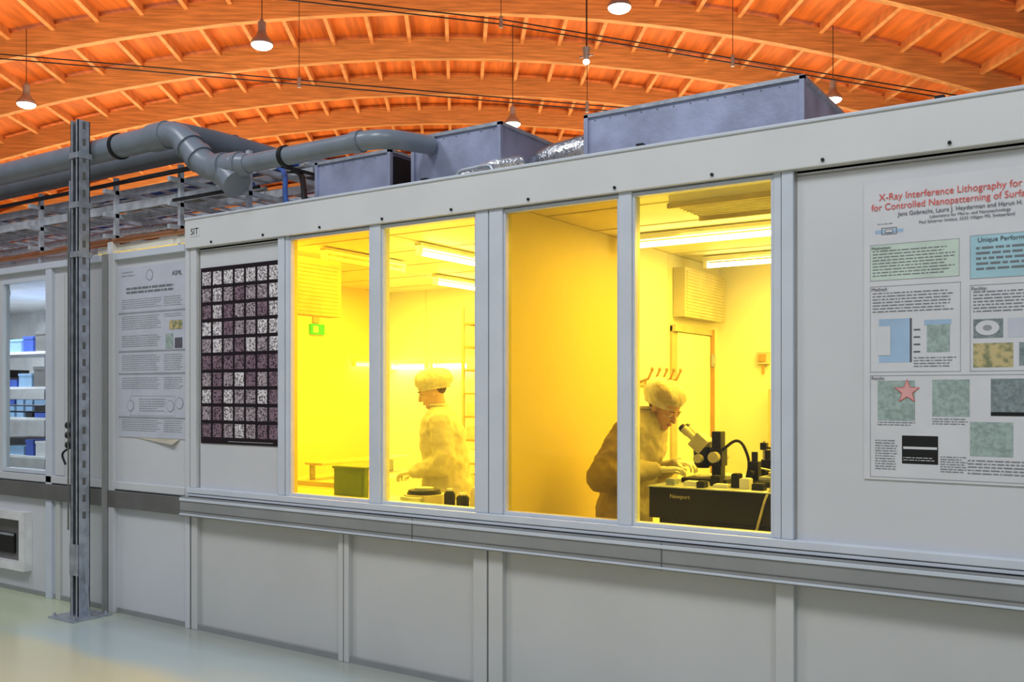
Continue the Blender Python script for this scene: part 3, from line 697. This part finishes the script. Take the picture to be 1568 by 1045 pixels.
# cable trays & struts over the left rooms
rk=empty('overhead_service_rack')
mb=MB()
def tray(y,z,x0,x1,w=0.28):
    for s in (0,w): mb.box(x0,x1,y+s-0.008,y+s+0.008,z,z+0.06,M_tray)
    x=x0+0.05
    while x<x1: mb.box(x,x+0.03,y,y+w,z,z+0.014,M_tray); x+=0.22
tray(0.42,3.14,-10.5,-4.9); tray(0.10,2.93,-10.5,-5.0,0.25); tray(0.95,3.10,-10.5,-4.6); tray(0.7,2.78,-10.5,-4.7,0.2)
mb.obj('cable_tray',rk)
mb=MB()
for x in (-9.4,-8.3,-7.3,-6.3,-5.55,-4.85):
    for y in (0.08,1.45): mb.box(x-0.015,x+0.015,y-0.015,y+0.015,2.59,3.18 if y<1 else 3.3,M_tray)
    for z in (2.74,2.90,3.07): mb.box(x-0.015,x+0.015,-0.02,1.5,z-0.015,z+0.015,M_tray)
for y,z in ((0.02,3.12),): mb.box(-10.4,-4.8,y-0.012,y+0.012,z-0.012,z+0.012,M_black)
mb.box(-6.0,-4.75,-0.03,-0.01,3.10,3.12,M_black); mb.box(-4.78,-4.76,-0.03,1.4,3.10,3.12,M_black); mb.box(-5.5,-4.8,-0.03,-0.01,2.90,2.92,M_black)
mb.obj('strut_frame',rk)
mb=MB()
for k,(y,z,r,m_) in enumerate([(0.15,2.98,0.014,M_cable),(0.20,2.98,0.012,M_black),(0.27,2.98,0.016,M_trunk),(0.5,3.19,0.018,M_trunk),(0.57,3.19,0.014,M_cable),(0.63,3.19,0.016,M_trunk),(1.0,3.15,0.02,M_black),(1.1,3.15,0.02,M_cable),(0.76,2.83,0.022,M_white),(0.84,2.82,0.018,M_black),(1.3,2.9,0.045,M_foil),(0.45,2.72,0.04,M_white),(1.4,3.05,0.03,M_copper),(0.05,2.70,0.02,M_copper),(0.3,2.82,0.03,M_foil)]):
    pts=[(-10.5+0.8*i,y+0.012*math.sin(i*2+k),z+0.01*math.sin(i*1.3+k)) for i in range(8)]
    mb.tube(pts,r,m_,10)
mb.tube(rpath([(-5.2,0.5,3.19),(-4.85,0.4,3.13),(-4.7,0.25,2.9),(-4.6,0.2,2.72)],0.15),0.018,M_cable,10)
mb.tube(rpath([(-5.2,0.6,3.19),(-4.8,0.5,3.13),(-4.62,0.35,2.9),(-4.55,0.3,2.72)],0.15),0.02,M_black,10)
mb.obj('service_cables',rk)
mb=MB(); mb.tube([(-10.5,1.75,3.05),(-6.0,1.75,3.05)],0.13,M_foil,20)
for k in range(9): mb.tube([(-10.2+0.5*k,1.75,3.05),(-10.17+0.5*k,1.75,3.05)],0.138,M_galv,20)
mb.obj('spiral_duct',rk)
mb=MB(); mb.box(-6.32,-6.26,0.02,0.06,2.6,2.70,M_white); mb.box(-6.31,-6.27,0.03,0.055,2.70,2.715,M_trunk); mb.obj('junction_box',rk,bevel=0.004)
mb=MB(); mb.box(-6.1,-5.45,0.3,1.3,2.59,2.76,M_white); mb.box(-6.12,-5.43,0.28,1.32,2.76,2.78,M_galv); mb.obj('filter_fan_unit',rk,bevel=0.005)

# ================================================================ POSTERS
def poster(name,x0,x1,z0,z1,m):
    mb=MB(); mb.box(x0,x1,-0.006,-0.0015,z0,z1,m)
    return mb
def rect(mb,x0,x1,z0,z1,m,layer=1):
    y=-0.006-0.0006*layer
    mb.add([(x0,y,z0),(x1,y,z0),(x1,y,z1),(x0,y,z1)],[(0,1,2,3)],m)
def border(mb,x0,x1,z0,z1,m,t=0.0018,layer=2):
    rect(mb,x0,x1,z0,z0+t,m,layer); rect(mb,x0,x1,z1-t,z1,m,layer); rect(mb,x0,x0+t,z0,z1,m,layer); rect(mb,x1-t,x1,z0,z1,m,layer)
def lines(mb,x0,x1,z0,z1,dz,m,h=0.34,fill=0.95,layer=3):
    z=z1; dz=dz*0.82; 
    if m is M_ink: m=M_inkt
    while z-dz>=z0:
        x=x0; xe=x1-(x1-x0)*random.random()*(0.15 if random.random()<fill else 0.6)
        while x<xe:
            w=dz*(0.5+2.2*random.random()); w=min(w,xe-x); rect(mb,x,x+w,z-dz*h,z-dz*0.06,m,layer); x+=w+dz*0.35
        z-=dz
mb=poster('p',-0.955,-0.095,1.235,2.47,M_paper)
rect(mb,-0.93,-0.59,2.06,2.21,M_pgreen); border(mb,-0.93,-0.59,2.06,2.21,M_inkg); lines(mb,-0.92,-0.60,2.065,2.185,0.0155,M_ink)
rect(mb,-0.552,-0.12,2.045,2.216,M_pcyan); border(mb,-0.552,-0.12,2.045,2.216,M_inkg); lines(mb,-0.53,-0.2,2.055,2.17,0.025,M_ink,h=0.45,fill=0.4)
border(mb,-0.93,-0.585,1.68,2.037,M_inkg); lines(mb,-0.92,-0.60,1.92,2.01,0.0155,M_ink); 
rect(mb,-0.895,-0.775,1.72,1.90,M_pimgb); rect(mb,-0.90,-0.85,1.75,1.87,M_paper,3); rect(mb,-0.775,-0.767,1.72,1.90,M_ink)
rect(mb,-0.72,-0.62,1.87,1.89,M_pimgb,2); rect(mb,-0.71,-0.625,1.76,1.87,M_pimg,2); lines(mb,-0.76,-0.60,1.685,1.74,0.014,M_ink)
for k in range(4): rect(mb,-0.76,-0.735,1.76+0.03*k,1.765+0.03*k,M_ink,3)
border(mb,-0.552,-0.12,1.68,2.02,M_inkg); lines(mb,-0.54,-0.13,1.90,1.995,0.0155,M_ink)
rect(mb,-0.54,-0.435,1.81,1.885,M_pimg2); rect(mb,-0.54,-0.40,1.695,1.79,M_pyel); rect(mb,-0.42,-0.28,1.81,1.885,M_paper2); rect(mb,-0.38,-0.2,1.70,1.79,M_pimg2)
def disc(mb,cx,cz,r,m,layer,n=24,star=False,q=1.0):
    y=-0.006-0.0006*layer
    vs=[(cx,y,cz)]; k2=10 if star else n
    for k in range(k2):
        a=math.pi/2+2*math.pi*k/k2; rr=r*(0.42 if (star and k%2) else 1); vs.append((cx+rr*math.cos(a),y,cz+rr*math.sin(a)*q))
    mb.add(vs,[(0,1+(k+1)%k2,1+k) for k in range(k2)],m)
disc(mb,-0.49,1.85,0.042,M_paper,3,q=0.7); disc(mb,-0.49,1.85,0.016,M_inkg,4,q=0.7)
border(mb,-0.93,-0.12,1.245,1.667,M_inkg)
for (a,b,c,d,m_) in ((-0.90,-0.755,1.48,1.645,M_pimg),(-0.69,-0.553,1.50,1.648,M_pimg),(-0.478,-0.33,1.51,1.65,M_pimg2),(-0.552,-0.40,1.345,1.48,M_pimg),(-0.31,-0.15,1.50,1.65,M_pimg),(-0.35,-0.15,1.30,1.46,M_pyel)):
    rect(mb,a,b,c,d,m_)
rect(mb,-0.478,-0.33,1.505,1.52,M_black,2)
rect(mb,-0.805,-0.668,1.305,1.42,M_black); rect(mb,-0.80,-0.672,1.365,1.375,M_paper,2); lines(mb,-0.80,-0.68,1.312,1.332,0.012,M_paper,layer=2)
disc(mb,-0.785,1.60,0.052,M_red,5,star=True); disc(mb,-0.785,1.60,0.046,M_pink,6,star=True)
lines(mb,-0.90,-0.75,1.448,1.475,0.012,M_ink); lines(mb,-0.69,-0.55,1.462,1.492,0.012,M_ink); lines(mb,-0.91,-0.82,1.27,1.40,0.013,M_ink); lines(mb,-0.66,-0.56,1.27,1.34,0.012,M_ink); lines(mb,-0.56,-0.14,1.26,1.33,0.0155,M_ink)
rect(mb,-0.91,-0.80,2.255,2.27,M_pimgb); border(mb,-0.885,-0.825,2.25,2.278,M_ink,0.002,3); rect(mb,-0.87,-0.84,2.257,2.27,M_paper,4); border(mb,-0.87,-0.84,2.257,2.27,M_ink,0.0015,5)
lines(mb,-0.90,-0.83,2.285,2.297,0.012,M_inkg)
pr=mb.obj('research_poster')
text('X-Ray Interference Lithography for',-0.895,-0.0085,2.392,0.0400,M_red,pr,sx=0.92)
text('for Controlled Nanopatterning of Surfaces',-0.925,-0.0085,2.352,0.0385,M_red,pr,sx=0.92)
text('Jens Gobrecht, Laura J. Heyderman and Harun H. Solak',-0.82,-0.0085,2.322,0.0245,M_ink,pr,sx=0.92)
text('Laboratory for Micro- and Nanotechnology',-0.70,-0.0085,2.302,0.0165,M_ink,pr); text('Paul Scherrer Institut, 5232 Villigen PSI, Switzerland',-0.74,-0.0085,2.283,0.0165,M_ink,pr)
text('Motivation:',-0.925,-0.0085,2.19,0.017,M_ink,pr); text('Unique Performance:',-0.525,-0.0085,2.188,0.025,M_ink,pr); text('Method:',-0.925,-0.0085,2.018,0.019,M_ink,pr); text('Facility:',-0.547,-0.0085,2.0,0.019,M_ink,pr); text('Results:',-0.925,-0.0085,1.65,0.017,M_ink,pr)
mb=poster('p',-5.228,-4.458,1.255,2.425,M_pblack)
cw=0.108; ch=0.112
for i in range(7):
    for j in range(10):
        x=-5.222+i*cw; z=2.405-j*ch
        r_=(i*7+j*13+(i*j)%5)%7; m_=M_cell[0] if r_ in (0,4) else (M_cell[2] if r_ in (2,5) else M_cell[1])
        rect(mb,x+0.011,x+cw-0.010,z-ch+0.014,z-0.009,m_)
lines(mb,-4.95,-4.5,1.262,1.275,0.012,M_paper)
mb.obj('wafer_pattern_poster')
mb=poster('p',-6.14,-5.385,1.275,2.49,M_paper2)
lines(mb,-6.10,-5.95,2.40,2.46,0.03,M_inkg); disc(mb,-5.78,2.42,0.04,M_inkg,2); disc(mb,-5.78,2.42,0.032,M_paper2,3)
lines(mb,-6.05,-5.45,2.28,2.345,0.034,M_ink,h=0.6); 
for z in (2.155,1.88,1.72,1.41): rect(mb,-6.14,-5.385,z,z+0.012,M_inkg,2)
for (z0,z1_) in ((2.175,2.26),(2.03,2.14),(1.90,2.0),(1.74,1.86),(1.60,1.70),(1.30,1.40)): lines(mb,-6.10,-5.64,z0,z1_,0.018,M_inkg); 
for (z0,z1_) in ((2.175,2.26),(2.10,2.14),(1.74,1.86),(1.60,1.70),(1.30,1.40)): lines(mb,-5.62,-5.41,z0,z1_,0.018,M_inkg)
rect(mb,-5.56,-5.42,2.03,2.09,M_pyel,4); rect(mb,-5.50,-5.42,1.90,1.97,M_ink,4); rect(mb,-5.60,-5.52,1.90,2.0,M_pimg,4); border(mb,-6.0,-5.5,1.43,1.57,M_inkg); lines(mb,-5.9,-5.6,1.45,1.55,0.02,M_inkg)
for cx,cz in ((-6.0,1.5),(-5.55,1.5),(-5.45,1.52)): disc(mb,cx,cz,0.04,M_inkg,4); disc(mb,cx,cz,0.036,M_paper2,5)
pl=mb.obj('research_poster'); text('ASML',-5.53,-0.0085,2.40,0.045,M_ink,pl)
mb=MB(); mb.add([(-5.95,-0.004,1.274),(-5.45,-0.004,1.274),(-5.50,-0.03,1.235),(-5.70,-0.012,1.25)],[(0,3,2,1)],M_vent); mb.obj('peeling_tape',pl)
sl=MB(); sl.box(-5.29,-5.19,-0.0475,-0.0455,2.635,2.695,M_cornice); so=sl.obj('room_sign'); text('SIT',-5.28,-0.0485,2.648,0.062,M_black,so)

# ================================================================ LIGHTS
def area(name,loc,target,size,power,col,sy=None):
    l=bpy.data.lights.new(name,'AREA'); l.energy=power; l.color=col; l.size=size
    if sy: l.shape='RECTANGLE'; l.size_y=sy
    o=bpy.data.objects.new(name,l); scene.collection.objects.link(o); o.location=loc
    o.rotation_euler=(Vector(target)-Vector(loc)).to_track_quat('-Z','Y').to_euler(); return o
area('hall_lamp_light',(-2.0,-6.0,9.0),(-2.5,0,0.5),1.6,330,(0.96,0.97,0.98))
area('hall_lamp_light',(-8.0,-5.0,9.0),(-6,0,0.5),1.6,170,(0.95,0.97,1.0))
area('hall_lamp_light',(3.5,-5.0,9.0),(0,0,0.5),1.6,170,(0.9,0.95,1.0))
for l,d,p in ((-8,22,1),(6,22,1),(-10,36,1),(8,36,1)):
    q=hall(l,d,3.8); area('roof_fill_light',q,q+Vector((0,0,5)),10,1300*p,(1.0,0.84,0.60))  # unseen fill lights added to brighten the timber roof
Yc=(1.0,0.68,0.05)
area('cleanroom_light',(-4.7,1.7,2.60),(-4.7,1.7,0),2.6,215,Yc,2.4)
area('cleanroom_light',(-1.2,1.8,2.60),(-1.2,1.8,0),2.4,185,Yc,2.2)
area('storeroom_light',(-9.0,0.9,2.48),(-9.0,0.9,0),1.8,70,(0.85,0.93,1.0),0.8)
w=bpy.data.worlds.new('hall_ambient'); scene.world=w; w.use_nodes=True
bg=w.node_tree.nodes['Background']; bg.inputs[0].default_value=(0.74,0.82,1.0,1); bg.inputs[1].default_value=0.32

# ================================================================ CAMERA
cam=bpy.data.cameras.new('camera'); co=bpy.data.objects.new('camera',cam); scene.collection.objects.link(co)
co.location=(0,-4.107,1.6); co.rotation_euler=(math.radians(90),0,math.radians(33.6))
cam.sensor_width=36; cam.lens=36*1442/1568; cam.shift_y=77.5/1568; cam.clip_end=300
scene.camera=co
